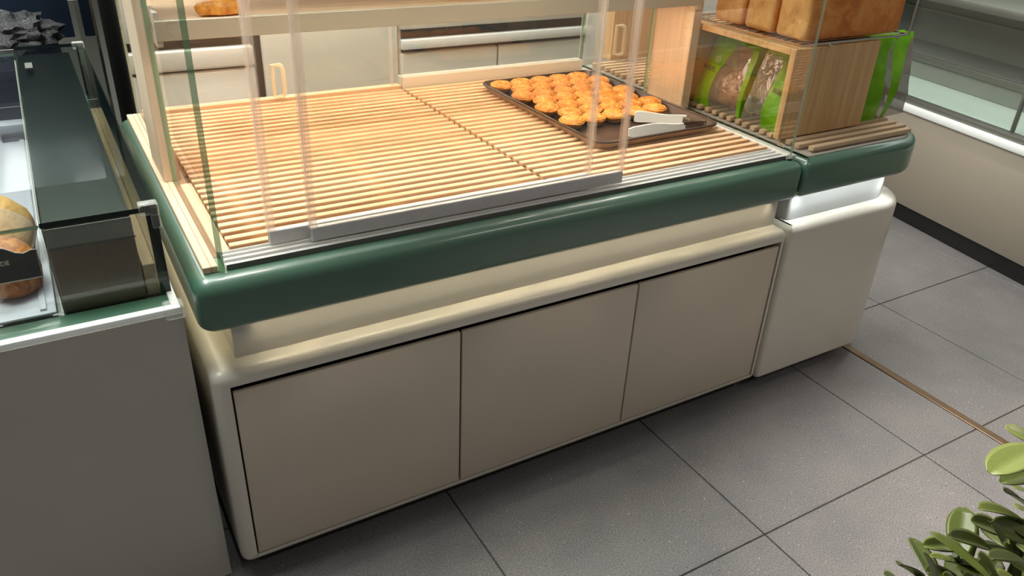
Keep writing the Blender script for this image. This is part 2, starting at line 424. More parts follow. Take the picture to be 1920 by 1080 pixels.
# ------------------------------------------------------------------ main display counter
X0, X1, YB = -.03, 1.445, 1.0
dc = thing('display_counter', 'long cream counter with green rim, three doors and glass bakery case', 'counter', (.7, .5, 0))
bm = bmesh.new(); add_box(bm, X0, X1, 0, YB, .05, .534, .022, 5); bm.normal_update()
bm.faces.ensure_lookup_table()
ff = max((f for f in bm.faces if f.normal.y < -.95), key=lambda f: f.calc_area())
bmesh.ops.inset_region(bm, faces=[ff], thickness=.004, use_even_offset=True)
cen = ff.calc_center_median()
for v in ff.verts:
    v.co.x = 0.0 if v.co.x < cen.x else 1.4246; v.co.z = .0695 if v.co.z < cen.z else .5035
ex = bmesh.ops.extrude_face_region(bm, geom=[ff]); vs = [g for g in ex['geom'] if isinstance(g, bmesh.types.BMVert)]
for v in vs: v.co.y += .055
bmesh.ops.delete(bm, geom=[ff], context='FACES_ONLY')
for f in bm.faces:
    if f.normal.length and all(abs(v.co.y-.055) < 1e-4 for v in f.verts): f.material_index = 1
bm.normal_update()
finish('body', bm, [M['cream'], M['gap']], dc)
for k in range(3):
    a = 1.4246/3*k; b = 1.4246/3*(k+1)
    box('door', a+.0022+(.002 if k == 0 else 0), b-.0022-(.002 if k == 2 else 0), .003, .012, .0725, .4885, M['door'], dc, .0018, 2)
box('plinth', .01, 1.42, .05, .95, 0, .05, M['gap'], dc)
slab('recess_panel', rrect(.024, 1.43, .045, .99, (.002,)*4), .534, .622, M['cream'], dc)
slab('rim', rrect(X0-.002, X1, -.002, 1.005, (.032, .02, .02, .03)), .620, .7235, M['green'], dc, .030, .02, 6)
box('light_strip', .05, 1.39, .022, .034, .617, .6205, M['alu_white'], dc)
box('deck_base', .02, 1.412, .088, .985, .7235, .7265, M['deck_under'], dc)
# side rails
for x0, x1, nm in ((-.008, .006, 'side_rail'), (.0065, .017, 'side_rail')):
    box(nm, x0, x1, .034, .98, .7235, .736, M['ash_y'], dc, .001, 1)
box('side_rail', .0275, .05, .09, .44, .7265, .7345, M['ash_y'], dc, .001, 1)
box('side_rail', 1.4045, 1.412, .03, .98, .7235, .737, M['alu_white'], dc, .001, 1)
box('side_rail', 1.4235, 1.44, .03, .98, .7235, .733, M['alu_white'], dc, .001, 1)
# uprights
box('post', .0, .0262, .46, .62, .736, 1.50, M['ash_z'], dc, .0015, 1)
box('post', 1.4245, 1.455, .46, .62, .733, 1.50, M['ash_z'], dc, .0015, 1)
# fixed glass at the sides
pane('side_glass', .0172, .0272, .03, .459, .7245, 1.5, dc, 'glass_left')
pane('side_glass', .0172, .0235, .622, .975, .7365, 1.5, dc, 'glass_left', 'edge_pale')
pane('side_glass', 1.4128, 1.4228, .03, .62, .7245, 1.5, dc, 'glass', 'edge_pale')
pane('side_glass', 1.4128, 1.4228, .625, .975, .7245, 1.5, dc)
# front track
trk = box('track', .031, 1.411, .0335, .0865, .7236, .7305, M['alu_white'], dc, .001, 1)
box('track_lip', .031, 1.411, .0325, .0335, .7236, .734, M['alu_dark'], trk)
for y in (.051, .0695, .0855): box('track_rib', .031, 1.411, y-.001, y+.001, .7305, .7355, M['alu_white'], trk)
# sliding glass doors at the front
def sliding(x0, x1, y, dz):
    e = bpy.data.objects.new('sliding_door', None); COL.objects.link(e); e.parent = dc; e.location = Vector(((x0+x1)/2, y, .74))-wloc(dc)
    pane('door_glass', x0, x1, y-.003, y+.003, .745, 1.44, e, 'glass', 'acrylic')
    bm = bmesh.new(); add_box(bm, x0, x1, y-.0065, y+.0065, .7365+dz, .7635+dz, .0012, 1)
    finish('bottom_channel', bm, M['alu'], e)
    for xx in (x0, x1):
        bm = bmesh.new()
        s = .013 if xx == x0 else -.013
        a, b = sorted((xx-.2*s, xx+s))
        add_box(bm, a, b, y-.0055, y-.0035, .764+dz, 1.44); add_box(bm, a, b, y+.0035, y+.0055, .764+dz, 1.44)
        add_box(bm, xx-.004, xx+.004, y-.0075, y+.0075, .764+dz, 1.44, .001, 1)
        finish('edge_seal', bm, M['seal'], e)
sliding(.190, .902, .060, .0)
sliding(.118, .826, .078, .0)
# upper shelf inside the case
sh = bpy.data.objects.new('shelf', None); COL.objects.link(sh); sh.parent = dc; sh.location = Vector((.72, .68, 1.04))-wloc(dc)
box('shelf_board', .03, 1.41, .4365, .955, 1.040, 1.060, M['ash_x'], sh, .001, 1)
box('shelf_front', .03, 1.41, .424, .436, 1.031, 1.069, M['shelf_front'], sh, .001, 1)
for x in (.0285, 1.40): box('bracket', x, x+.012, .425, .5, 1.02, 1.085, M['acrylic'], sh, .003, 2)
# case top, out of view: wood added for shading, then LED profile and glass
box('added_case_top', -.03, 1.445, .43, 1.0, 1.5, 1.56, M['ash_x'], dc, .004, 2)
box('light_profile', .02, 1.40, .036, .112, 1.472, 1.499, M['alu_white'], dc, .002, 1)
pane('top_glass', .0172, 1.4228, .03, .4295, 1.5005, 1.5085, dc)
# back ledge and rear glass
box('back_ledge', .03, .752, .955, .985, .7265, .7435, M['ash_x'], dc, .001, 1)
box('back_ledge', .754, 1.411, .950, .985, .7265, .768, M['cream'], dc, .001, 1)
box('rear_stile', .748, .758, .968, .978, .768, 1.48, M['seal'], dc)
box('rear_stile', .720, .730, .961, .966, .7435, 1.48, M['seal'], dc)
pane('rear_glass', .33, .757, .9615, .9655, .744, 1.48, dc, 'glass', 'acrylic')
pane('rear_glass', .757, 1.411, .9715, .9755, .768, 1.48, dc, 'glass', 'acrylic')
pane('rear_glass', .03, .325, .9715, .9755, .744, 1.48, dc, 'glass', 'acrylic')
def d_handle(parent, x, y, z0, z1):
    prof = [(0, 0)]+[(.020+.012*math.sin(R(15*i)), .012-.012*math.cos(R(15*i))) for i in range(7)]
    prof += [(.020+.012*math.cos(R(15*i)), z1-z0-.012+.012*math.sin(R(15*i))) for i in range(7)]+[(0, z1-z0)]
    q = [(x+.80*d, y-.008-.45*d, z0+h) for d, h in prof]
    q = [(x, y, z0), *q, (x, y, z1), (x, y-.010, z1-.004), (x, y-.010, z0+.004)]
    return tube('handle', q[1:-3], .006, M['handle'], parent, 10, True)
d_handle(dc, .372, .9605, .752, .838)
text('etched_mark', 'CCC', .012, M['etch'], dc, Matrix.Translation((1.412, .062, .752)) @ Euler((R(90), 0, R(-90))).to_matrix().to_4x4(), .0003)

# slat racks in the case
def slat_rack(label, x0, x1, y0, n, pitch, z, group=None, w=.0155, h=.0108, mat='ash_x'):
    t = thing('slat_rack', label, 'slat rack', ((x0+x1)/2, y0+n*pitch/2, z-h))
    for x in (x0+.06, (x0+x1)/2, x1-.06):
        box('batten', x-.012, x+.012, y0, y0+(n-1)*pitch+w, z-h-.0006, z-h+.0005, M['ash_y'], t)
    first = None
    for k in range(n):
        y = y0+k*pitch
        if first is None:
            first = box('slat', x0, x1, y, y+w, z-h, z, M[mat], t, .0018, 2)
        else:
            o = first.copy(); COL.objects.link(o); o.parent = t
            o.location = first.location+Vector((random.uniform(-.001, .001), k*pitch, 0))
    return t
slat_rack('left pale wooden slat rack, bare, on the deck of the glass case', .052, .747, .096, 28, .0307, .738)
slat_rack('right pale wooden slat rack under the dark baking tray', .756, 1.4035, .096, 28, .0307, .738)

# ------------------------------------------------------------------ baking tray, tarts, tongs
TC = Vector((1.1665, .5425, .738)); TR = R(.6)
def tl(x, y, z=0): return Vector((TC.x+x*math.cos(TR)-y*math.sin(TR), TC.y+x*math.sin(TR)+y*math.cos(TR), TC.z+z))
tr = thing('baking_tray', 'dark rectangular metal baking tray holding egg tarts', 'tray', tuple(TC))
def ring(hx, hy, r): return rrect(-hx, hx, -hy, hy, (r,)*4, 6)
def loops(bm, lv, mi):
    n = None; rs = []
    for hx, hy, r, z in lv: rs.append([bm.verts.new(tl(p[0], p[1], z)) for p in ring(hx, hy, max(r, .0301))])
    for a, b in zip(rs, rs[1:]):
        n = len(a)
        for i in range(n): bm.faces.new((a[i], a[(i+1) % n], b[(i+1) % n], b[i])).material_index = mi
    return rs
bm = bmesh.new()
HX, HY = .205, .31
rs = loops(bm, [(HX-.016, HY-.016, .03, 0), (HX-.004, HY-.004, .034, .020)], 1)
bm.faces.new(rs[0][::-1]).material_index = 1
rs2 = loops(bm, [(HX-.0065, HY-.0065, .033, .022), (HX-.0185, HY-.0185, .03, .002)], 0)
bm.faces.new(rs2[-1]).material_index = 0
a, b = rs[-1], rs2[0]
for i in range(len(a)): bm.faces.new((a[i], a[(i+1) % len(a)], b[(i+1) % len(a)], b[i]))
finish('pan', bm, [M['tray'], M['tray_rim']], tr)
bm = bmesh.new()
add_tube(bm, [tl(p[0], p[1], .0218) for p in ring(HX-.004, HY-.004, .034)], .0036, 8, 0, True)
finish('rolled_rim', bm, M['tray'], tr)

def tart_meshes():
    # fluted cup
    bm = bmesh.new(); n = 40; prof = [(.0, .0), (.022, .0), (.0265, .003), (.034, .014), (.0385, .0165)]
    rings = []
    for k, (r, z) in enumerate(prof):
        if r == 0: rings.append([bm.verts.new((0, 0, z))]); continue
        rings.append([bm.verts.new(((r+(.0012 if (j % 2 and k > 1) else 0))*math.cos(2*math.pi*j/n), (r+(.0012 if (j % 2 and k > 1) else 0))*math.sin(2*math.pi*j/n), z)) for j in range(n)])
    for a, b in zip(rings, rings[1:]):
        for j in range(n):
            if len(a) == 1: bm.faces.new((a[0], b[j], b[(j+1) % n]))
            else: bm.faces.new((a[j], a[(j+1) % n], b[(j+1) % n], b[j]))
    cup = bm
    # pastry: puffed swirl of flaky layers
    res = []
    for s in range(3):
        bm = bmesh.new(); gl = bm.verts.layers.float.new('groove'); n = 44; rows = 22; rings = []
        rnd = random.Random(s)
        ph = [rnd.uniform(0, 6.28) for _ in range(6)]
        for k in range(rows+1):
            t = k/rows
            row = []
            for j in range(n):
                a = 2*math.pi*j/n
                w = 1+.02*math.sin(2*a+ph[0])+.015*math.sin(3*a+ph[1])+.01*math.sin(5*a+ph[2])
                if t < .3:
                    q = t/.3; r = .031+.009*q; z = .009+.011*q
                else:
                    q = (t-.3)/.7; r = .040*math.cos(q*math.pi/2)**.8; z = .020+.0155*math.sin(q*math.pi/2)
                layers = math.sin(k*1.55+.9*math.sin(a+ph[3])+.5*math.sin(3*a+ph[4])+a)
                z += .0019*layers*(1 if k < rows else 0)+.002*noise.noise(Vector((math.cos(a)*2, math.sin(a)*2, t*6+s*9)))
                r *= 1+.035*layers*(1-.3*t)
                if q > .82 and t > .3: z -= .004*(q-.82)/.18
                vv = bm.verts.new((r*w*math.cos(a), r*w*math.sin(a), z)); vv[gl] = max(0, -layers)*(.5+.5*noise.noise(Vector((a*2, t*3, s*5)))+.2); row.append(vv)
            rings.append(row)
        for a, b in zip(rings, rings[1:]):
            for j in range(n): bm.faces.new((a[j], a[(j+1) % n], b[(j+1) % n], b[j]))
        bm.faces.new(rings[0][::-1]); bmesh.ops.remove_doubles(bm, verts=rings[-1], dist=.002)
        res.append(bm)
    return cup, res
cupbm, pbms = tart_meshes()
def rawmesh(name, bm, m):
    bmesh.ops.recalc_face_normals(bm, faces=bm.faces)
    me = bpy.data.meshes.new(name); bm.to_mesh(me); bm.free(); me.materials.append(m)
    for p in me.polygons: p.use_smooth = True
    return me
cupme = rawmesh('paper_cup', cupbm, M['foil']); pmes = [rawmesh('pastry', b, M['pastry']) for b in pbms]
rows_ = []
rowname = ['front', 'second', 'third', 'fourth', 'fifth', 'sixth', 'back']
colname = {5: ['leftmost', 'second from left', 'middle', 'second from right', 'rightmost'], 4: ['leftmost', 'second from left', 'third from left', 'rightmost'],
           6: ['leftmost', 'second from left', 'third from left', 'third from right', 'second from right', 'rightmost']}
TARTS = []
for r_ in range(7):
    for k in range(5):
        x = -.140+k*.070+(.0172 if r_ % 2 else -.0172)
        TARTS.append((r_, k, 5, x+random.uniform(-.0006, .0006), -.122+r_*.0622+random.uniform(-.0006, .0006)))
for i, (r_, k, n, x, y) in enumerate(TARTS):
    p = tl(x, y, .0032)
    lab = 'golden flaky egg tart in %s row of tray, %s' % (rowname[r_], colname[n][k])
    t = thing('egg_tart', lab, 'tart', tuple(p), 'egg tarts on the baking tray')
    t.rotation_euler = (random.uniform(-.02, .02), random.uniform(-.02, .02), random.uniform(0, 6.28)); s = random.uniform(.835, .85); t.scale = (s, s, s)
    for nm, me in (('paper_cup', cupme), ('pastry', pmes[i % 3])):
        o = bpy.data.objects.new(nm, me); COL.objects.link(o); o.parent = t

# tongs: two white flat arms on edge, steel spring behind
tg = thing('serving_tongs', 'white plastic serving tongs with steel spring end lying on baking tray', 'tongs', (1.24, .29, .745))
def arm(a, b, flip):
    a = Vector(a); b = Vector(b); d = (b-a); L = d.length; d.normalize(); s = Vector((-d.y, d.x, 0)).normalized()
    bm = bmesh.new(); prof = []
    N = 14
    vs = []
    for i in range(N+1):
        t = i/N; z0 = .001*math.sin(t*5); z1 = .027+.003*math.sin(t*6.5+flip)-.010*max(0, t-.55)
        if i == 0: z0 += .003; z1 -= .003
        c = a.lerp(b, t)+s*(.004*math.sin(t*3.1))*flip; z0 += c.z; z1 += c.z
        row = []
        for off, z in ((-.0025, z0), (.0025, z0), (.0025+.003, z1), (-.0025+.003, z1)):
            row.append(bm.verts.new((c.x+s.x*off, c.y+s.y*off, z)))
        vs.append(row)
    for p, q in zip(vs, vs[1:]):
        for j in range(4): bm.faces.new((p[j], p[(j+1) % 4], q[(j+1) % 4], q[j]))
    bm.faces.new(vs[0][::-1]); bm.faces.new(vs[-1])
    o = finish('arm', bm, M['whiteplastic'], tg)
    if flip < 0:
        bm = bmesh.new(); c0 = a.lerp(b, .34)-s*.0036; c1 = a.lerp(b, .66)-s*.0036
        add_tube(bm, [c0+Vector((0, 0, .013)), c1+Vector((0, 0, .014))], .0016, 6); finish('grip_ridge', bm, M['whiteplastic'], o)
arm((1.193, .387, .7435), (1.303, .302, .7475), 1)
arm((1.098, .287, .7435), (1.266, .2625, .7475), -1)
PV = Vector((1.334, .262, .760))
for a in ((1.296, .3075, .7605), (1.260, .2635, .7605)):
    a = Vector(a); d = PV-a; s = Vector((-d.y, d.x, 0)).normalized()
    bm = bmesh.new(); vs = []
    for i in range(6):
        t = i/5; c = a+d*t; h = .009-.002*t
        vs.append([bm.verts.new((c.x+s.x*o_, c.y+s.y*o_, c.z+z)) for o_, z in ((-.001, -h), (.001, -h), (.001, h), (-.001, h))])
    for p, q in zip(vs, vs[1:]):
        for j in range(4): bm.faces.new((p[j], p[(j+1) % 4], q[(j+1) % 4], q[j]))
    bm.faces.new(vs[0][::-1]); bm.faces.new(vs[-1]); finish('spring_band', bm, M['chrome'], tg)
bm = bmesh.new(); add_tube(bm, [PV-Vector((0, 0, .009)), PV+Vector((0, 0, .009))], .005, 12); finish('hinge', bm, M['chrome'], tg)

# pastries on the upper shelf
def lump(name, label, cat, c, sx, sy, sz, m, seed, group=None, n=3, amp=.12, parent=None):
    bm = bmesh.new(); bmesh.ops.create_icosphere(bm, subdivisions=n, radius=1)
    for v in bm.verts:
        d = v.co.normalized(); k = 1+amp*noise.noise(d*1.6+Vector((seed*3.1, 0, 0)))+amp*.4*noise.noise(d*4+Vector((0, seed*2.7, 0)))
        z = d.z*k
        if z < -.55: z = -.55-(z+.55)*.05
        v.co = Vector((c[0]+d.x*k*sx, c[1]+d.y*k*sy, c[2]+(z+.55)*sz/1.55))
    o = finish(name, bm, m, parent)
    if label: tag(o, label, cat, group)
    return o
lump('pastry_roll', 'golden pastry on the upper shelf at its left end', 'pastry', (.166, .50, 1.063), .05, .022, .03, M['pastry'], 1)
lump('pastry_roll', 'brown pastry on the upper shelf near its middle', 'pastry', (.735, .60, 1.063), .07, .06, .05, M['bun'], 2)

# ------------------------------------------------------------------ end counter with rounded corner
M['deck_grey'] = plain('greige_deck_liner', (178, 170, 160), .3, 0, .2, .5, .03)
ec = thing('end_counter', 'cream end counter with green rim and rounded corner beside floor strip', 'counter', (1.7, .4, 0))
EX0, EX1, EYB = 1.451, 1.985, 1.06
slab('body', rrect(EX0, EX1, 0, EYB, (.014, .14, .02, .014), 14), .045, .534, M['cream'], ec, .022, .012, 5)
slab('plinth', rrect(EX0+.03, EX1-.05, .05, EYB-.05, (.01, .11, .02, .01), 10), 0, .045, M['gap'], ec)
slab('recess_panel', rrect(EX0+.03, EX1-.05, .045, EYB-.03, (.01, .10, .02, .01), 12), .534, .622, M['white'], ec)
slab('rim', rrect(EX0, EX1, -.002, EYB, (.014, .14, .02, .014), 14), .620, .7235, M['green'], ec, .024, .02, 5)
box('light_strip', EX0+.05, 1.85, .02, .032, .617, .6205, M['alu_white'], ec)
slab('deck', rrect(EX0+.03, EX1-.026, .022, EYB-.03, (.01, .115, .02, .01), 12), .7225, .7255, M['deck_grey'], ec)
# rack of slats, ends staggered
rt = thing('slat_rack', 'grey brown wooden slat rack on the rounded end counter', 'slat rack', (1.7, .5, .7255))
for x in (1.53, 1.70, 1.86): box('batten', x, x+.022, .04, 1.0, .7256, .7295, M['oak_x'], rt)
first = None
M['slat_grey'] = wood('grey_brown_slat_wood', (176, 148, 118), (204, 178, 146), 0)  # greyer brown than the slats in the case
for k in range(31):
    y = .034+k*.0315; xl = 1.487 if k else 1.505
    xr = 1.905 if k == 0 else 1.925
    if k < 2 or first is None:
        first = box('slat', xl, xr, y, y+.017, .7295, .7415, M['slat_grey'], rt, .0015, 2)
    else:
        o = first.copy(); COL.objects.link(o); o.parent = rt; o.location = first.location+Vector((random.uniform(-.004, .004), (k-1)*.0315, 0))
# crate
ZC = .7417
cr = thing('display_crate', 'wooden crate open at both ends, standing under the loaf rack', 'crate', (1.62, .32, ZC))
box('front_panel', 1.462, 1.788, .118, .136, ZC, .974, M['oak_z'], cr, .001, 1)
box('back_panel', 1.462, 1.788, .50, .518, ZC, .957, M['oak_z'], cr, .001, 1)
box('top_board', 1.462, 1.788, .1364, .518, .957, .974, M['oak_x'], cr, .001, 1)
# second panel at the back
c2 = thing('back_panel_box', 'tall wooden panel with clear handle at the back of the end counter', 'panel', (1.76, 1.01, ZC))
box('board', 1.565, 1.955, 1.0, 1.018, ZC, 1.2, M['oak_z'], c2, .001, 1)
box('return_board', 1.565, 1.583, 1.0185, 1.052, ZC, 1.2, M['oak_z'], c2, .001, 1)
d_handle(c2, 1.574, 1.0, .765, .862)
# wire rack and loaves
ZR = .9845
wr = thing('wire_rack', 'chrome wire rack lying on top of the wooden crate', 'rack', (1.7, .3, .974))
tube('frame_wire', [(1.466, .112, ZR), (1.888, .112, ZR), (1.888, .52, ZR), (1.466, .52, ZR)], .0028, M['chrome'], wr, 8, True)
f0 = None
for k in range(16):
    y = .136+k*.0245
    if f0 is None: f0 = tube('wire', [(1.466, y, ZR+.001), (1.888, y, ZR+.001)], .0014, M['chrome'], wr, 6)
    else:
        o = f0.copy(); COL.objects.link(o); o.parent = wr; o.location = f0.location+Vector((0, k*.0245, 0))
for x in (1.58, 1.84):
    tube('foot', [(x-.012, .112, ZR), (x, .110, .9755), (x+.012, .112, ZR)], .0018, M['chrome'], wr, 6)
tube('foot', [(1.5, .50, ZR), (1.512, .50, .9755), (1.524, .50, ZR)], .0018, M['chrome'], wr, 6)
tube('upright', [(1.888, .112, ZR), (1.888, .112, 1.3)], .0028, M['chrome'], wr, 8)
def loaf(label, x0, x1, y0, y1, z0, z1, seed):
    t = thing('toast_loaf', label, 'bread', ((x0+x1)/2, (y0+y1)/2, z0), 'loaves on the wire rack')
    bm = bmesh.new(); add_box(bm, x0, x1, y0, y1, z0, z1, .014, 4)
    bmesh.ops.subdivide_edges(bm, edges=[e for e in bm.edges if e.calc_length() > .04], cuts=6, use_grid_fill=True)
    c = Vector(((x0+x1)/2, (y0+y1)/2, (z0+z1)/2))
    for v in bm.verts:
        q = v.co*14+Vector((seed*7.3, 0, 0)); d = (v.co-c); d.normalize()
        k = .004*noise.noise(q)+.002*noise.noise(q*2.7)
        if v.co.z < z0+.004: k = min(k, 0)*0
        v.co += d*k
    bm.normal_update()
    for f in bm.faces: f.material_index = 1 if f.normal.x < -.75 else 0
    finish('crust', bm, [M['crust'], M['crust_end']], t)
    if seed == 1:
        bm = bmesh.new(); cy = (y0+y1)/2+.002; cz = z0+.007; n = 24; rings = []
        for k, (r, h) in enumerate(((.040, -.001), (.038, .0022), (.033, .0028), (.020, .0016), (.004, .0012))):
            rings.append([bm.verts.new((x0+.003-h, cy+r*math.cos(math.pi*j/n), cz+r*1.2*math.sin(math.pi*j/n)*(1+.04*math.sin(j*.9)))) for j in range(n+1)])
        for a, b in zip(rings, rings[1:]):
            for j in range(n): bm.faces.new((a[j], a[j+1], b[j+1], b[j]))
        finish('end_swirl', bm, M['crust_end'], t)
ZL = ZR+.0032
loaf('nearest brown toast loaf on the wire rack, its long side showing', 1.492, 1.862, .126, .229, ZL, ZL+.135, 1)
loaf('middle toast loaf on the wire rack, only its tan end showing', 1.486, 1.862, .234, .335, ZL, ZL+.135, 2)
loaf('rear toast loaf on the wire rack, partly behind case shelf', 1.484, 1.860, .342, .448, ZL, ZL+.135, 3)

# bread bags
def bread_bag(label, c, wx, wy, h, rotz, mat, seed, lettering=True, lean=0):
    """gusseted bag: wide rectangular bottom, pinched folded top; its printed face looks to local -Y"""
    t = thing('bread_bag', label, 'bread bag', tuple(c), 'green bread bags')
    mt = Matrix.Translation(c) @ Matrix.Rotation(rotz, 4, 'Z')
    bm = bmesh.new(); uv = bm.loops.layers.uv.new('UVMap')
    NU, NV = 12, 12
    def pt(face, u, v):
        k = 1-.82*max(0, v-.25)/.75 if True else 1
        k = max(.06, 1-1.0*max(0, v-.2)**1.15)
        hy = wy/2*k; hx = wx/2*(1-.06*v+.03*math.sin(v*5+seed))
        z = h*v
        if face == 0: p = Vector((-hx+2*hx*u, -hy-.010*math.sin(math.pi*u)*math.sin(math.pi*min(1, v*1.3)), z))
        elif face == 1: p = Vector((hx-.02*math.sin(math.pi*u)*v, -hy+2*hy*u, z))
        elif face == 2: p = Vector((hx-2*hx*u, hy+.010*math.sin(math.pi*u)*math.sin(math.pi*min(1, v*1.3)), z))
        else: p = Vector((-hx+.02*math.sin(math.pi*u)*v, hy-2*hy*u, z))
        q = p*28+Vector((seed*5.1, face*3.3, 0))
        if 0 < v: p += Vector((noise.noise(q), noise.noise(q+Vector((9, 9, 9))), 0))*.0035
        p.x += lean*v*v
        return mt @ p
    for face in range(4):
        g = [[bm.verts.new(pt(face, i/NU, j/NV)) for i in range(NU+1)] for j in range(NV+1)]
        for j in range(NV):
            for i in range(NU):
                f = bm.faces.new((g[j][i], g[j][i+1], g[j+1][i+1], g[j+1][i]))
                for lp, (a, b) in zip(f.loops, ((i, j), (i+1, j), (i+1, j+1), (i, j+1))):
                    u = a/NU if face in (0, 2) else (.95 if face == 1 else .05)
                    lp[uv].uv = (u, b/NV)
    bmesh.ops.remove_doubles(bm, verts=bm.verts, dist=.004)
    finish('film', bm, mat, t)
    lump('bread', None, None, mt @ Vector((0, 0, .003)), wx*.36 if abs(math.sin(rotz)) < .5 else wy*.3, wy*.3 if abs(math.sin(rotz)) < .5 else wx*.36, h*.5, M['bun'], seed, parent=t)
    # folded flap at the top
    bm = bmesh.new()
    a = [mt @ Vector((x, y, z)) for x, y, z in ((-wx*.48+lean, -.006, h*.985), (wx*.48+lean, -.006, h*.985), (wx*.47+lean, -.022, h*.86), (-wx*.47+lean, -.022, h*.86))]
    b = [p+(mt.to_3x3() @ Vector((0, .0012, 0))) for p in a]
    va = [bm.verts.new(p) for p in a]; vb = [bm.verts.new(p) for p in b]
    bm.faces.new(va); bm.faces.new(vb[::-1])
    for i in range(4): bm.faces.new((va[i], va[(i+1) % 4], vb[(i+1) % 4], vb[i]))
    finish('folded_top', bm, M['lime'], t)
    if lettering:
        xo = -wx*.30 if lettering == 'left' else wx*.27
        m2 = mt @ Matrix.Translation((xo, -wy/2*.71-.0165, h*.52)) @ Euler((R(90-14), 0, 0)).to_matrix().to_4x4()
        text('lettering', '鲜面包', .0165, M['ink'], t, m2)
        if lettering == 'left':
            m2 = mt @ Matrix.Translation((xo+.022, -wy/2*.60-.0155, h*.655)) @ Euler((R(90-14), 0, 0)).to_matrix().to_4x4()
            bm = bmesh.new()
            pts = [m2 @ Vector(((.0075+.0012*math.cos(5*k*2*math.pi/30))*math.cos(2*math.pi*k/30), (.0085+.0012*math.cos(5*k*2*math.pi/30))*math.sin(2*math.pi*k/30), 0)) for k in range(30)]
            add_tube(bm, pts, .0014, 5, 0, True); finish('flower_emblem', bm, M['ink_pale'], t)
    return t
M['lime'] = plain('lime_film', (150, 214, 30), .25, 0, .2, .5, .08, 20)
bread_bag('green bread bag inside the crate, rear one, emblem on its left', Vector((1.575, .396, ZC)), .185, .15, .206, R(-90), M['bag'], 1, 'left')
bread_bag('green bread bag inside the crate, just behind its front panel', Vector((1.575, .219, ZC)), .145, .15, .200, R(-90), M['bag_right'], 3, 'right')
bread_bag('green and clear bread bag standing outside, right of the crate panel', Vector((1.905, .207, ZC)), .225, .13, .224, R(3), M['bag_gusset'], 4, None, .03)

# ------------------------------------------------------------------ left counter
M['dull_board'] = wood('dull_side_board', (150, 132, 104), (172, 154, 124), 1)
lc = thing('chilled_counter', 'grey white counter at the left edge with glass lid', 'counter', (-.5, .7, 0))
LX0, LX1, LY = -1.3, -.052, .046
box('body', LX0, LX1, LY, 1.55, 0.0, .60, M['lightgrey'] if 'lightgrey' in M else plain('light_grey_laminate', (188, 184, 174), .4, 0, .1, .5, .02), lc, .003, 2)
M['lightgrey'] = bpy.data.materials['light_grey_laminate']
box('top_frame', LX0, LX1, LY-.002, LY+.016, .60, .6665, M['white'], lc, .003, 2)
box('top_frame', LX1-.014, LX1, LY+.0165, 1.55, .60, .6665, M['white'], lc, .003, 2)
box('front_skirt', LX0, LX1, LY-.004, LY-.001, .002, .655, M['lightgrey'], lc)
box('inner_rim', LX0, LX1-.0145, LY+.0165, .106, .60, .664, M['green'], lc, .003, 2)
box('inner_rim', LX1-.0555+.03, LX1-.0145, .1065, 1.5, .60, .66, M['green'], lc, .002, 1)
box('well_floor', LX0, -.078, .1065, 1.5, .60, .655, M['black'], lc)
box('side_board', -.0945, -.0745, .118, 1.12, .6555, .722, M['dull_board'], lc, .001, 1)
pane('front_glass', LX0, -.074, .108, .114, .6645, .826, lc, 'glass', 'edge_dark')
pane('side_glass', -.0735, -.0565, .108, 1.42, .6645, .826, lc, 'glass', 'edge_dark')
pane('lid_glass', -.2295, -.056, .100, 1.40, .8262, .8352, lc, 'glass_lid', 'edge_dark')
pane('lid_glass', -.98, -.2315, .100, 1.33, .8262, .8332, lc, 'glass', 'edge')
pane('back_glass', LX0, -.074, 1.415, 1.42, .665, .826, lc, 'glass', 'acrylic')
bm = bmesh.new()
add_box(bm, -.083, -.052, .096, .122, .8205, .8395, .003, 2); add_box(bm, -.0665, -.0525, .0965, .121, .795, .8205, .002, 2)
finish('corner_clip', bm, M['clear'], lc)
bm = bmesh.new(); add_box(bm, -.079, -.056, .1005, .118, .834, .8385, .001, 1); add_box(bm, -.0655, -.0545, .0985, .1065, .797, .834, .001, 1)
finish('clip_core', bm, M['black'], lc)
box('sticker', -.209, -.192, 1.14, 1.20, .8353, .8357, M['alu_dark'], lc)
bm = bmesh.new(); add_box(bm, -.083, -.052, 1.385, 1.41, .8205, .8395, .003, 2); finish('corner_clip', bm, M['clear'], lc)
bm = bmesh.new(); add_box(bm, LX1-.028, LX1+.006, LY-.012, LY+.022, .648, .6725, .005, 3); finish('corner_guard', bm, M['clear'], lc)
# dark bin on the right of the well
bn = thing('dark_bin', 'empty smoked plastic bin inside the left counter beside wooden board', 'bin', (-.16, .6, .6555))
M['smoke'] = plain('smoked_plastic', (96, 82, 62), .3, 0, .4, .5, .2, 8)
M['smoke_cover'] = plain('smoked_cover_sheet', (20, 22, 20), .25, 0, .2, .3, .2, 8)
M['smoke_lip'] = plain('grey_bin_lip', (70, 70, 64), .3, 0, .2, .5, .1, 8)
M['smoke_in'] = plain('grey_bin_lining', (84, 86, 78), .6, 0, 0, .5, .1, 8)
box('front_wall', -.2265, -.0965, .118, .122, .6558, .778, M['smoke'], bn, .001, 1)
box('back_wall', -.2265, -.0955, 1.08, 1.084, .6558, .778, M['smoke'], bn, .001, 1)
box('side_wall', -.2265, -.2225, .1225, 1.0795, .6558, .8145, M['smoke'], bn, .001, 1)
box('side_wall', -.0995, -.0965, .1225, 1.0795, .6558, .8145, M['smoke'], bn, .001, 1)
box('bottom', -.222, -.1, .1225, 1.0795, .6558, .660, M['smoke_in'], bn)
bm = bmesh.new()
for x0, x1, y0, y1 in ((-.2275, -.0945, .1165, .1235), (-.2275, -.0945, 1.0785, 1.0855), (-.2275, -.0945, 1.0785, 1.0856)):
    add_box(bm, x0, x1, y0, y1, .778, .7798)
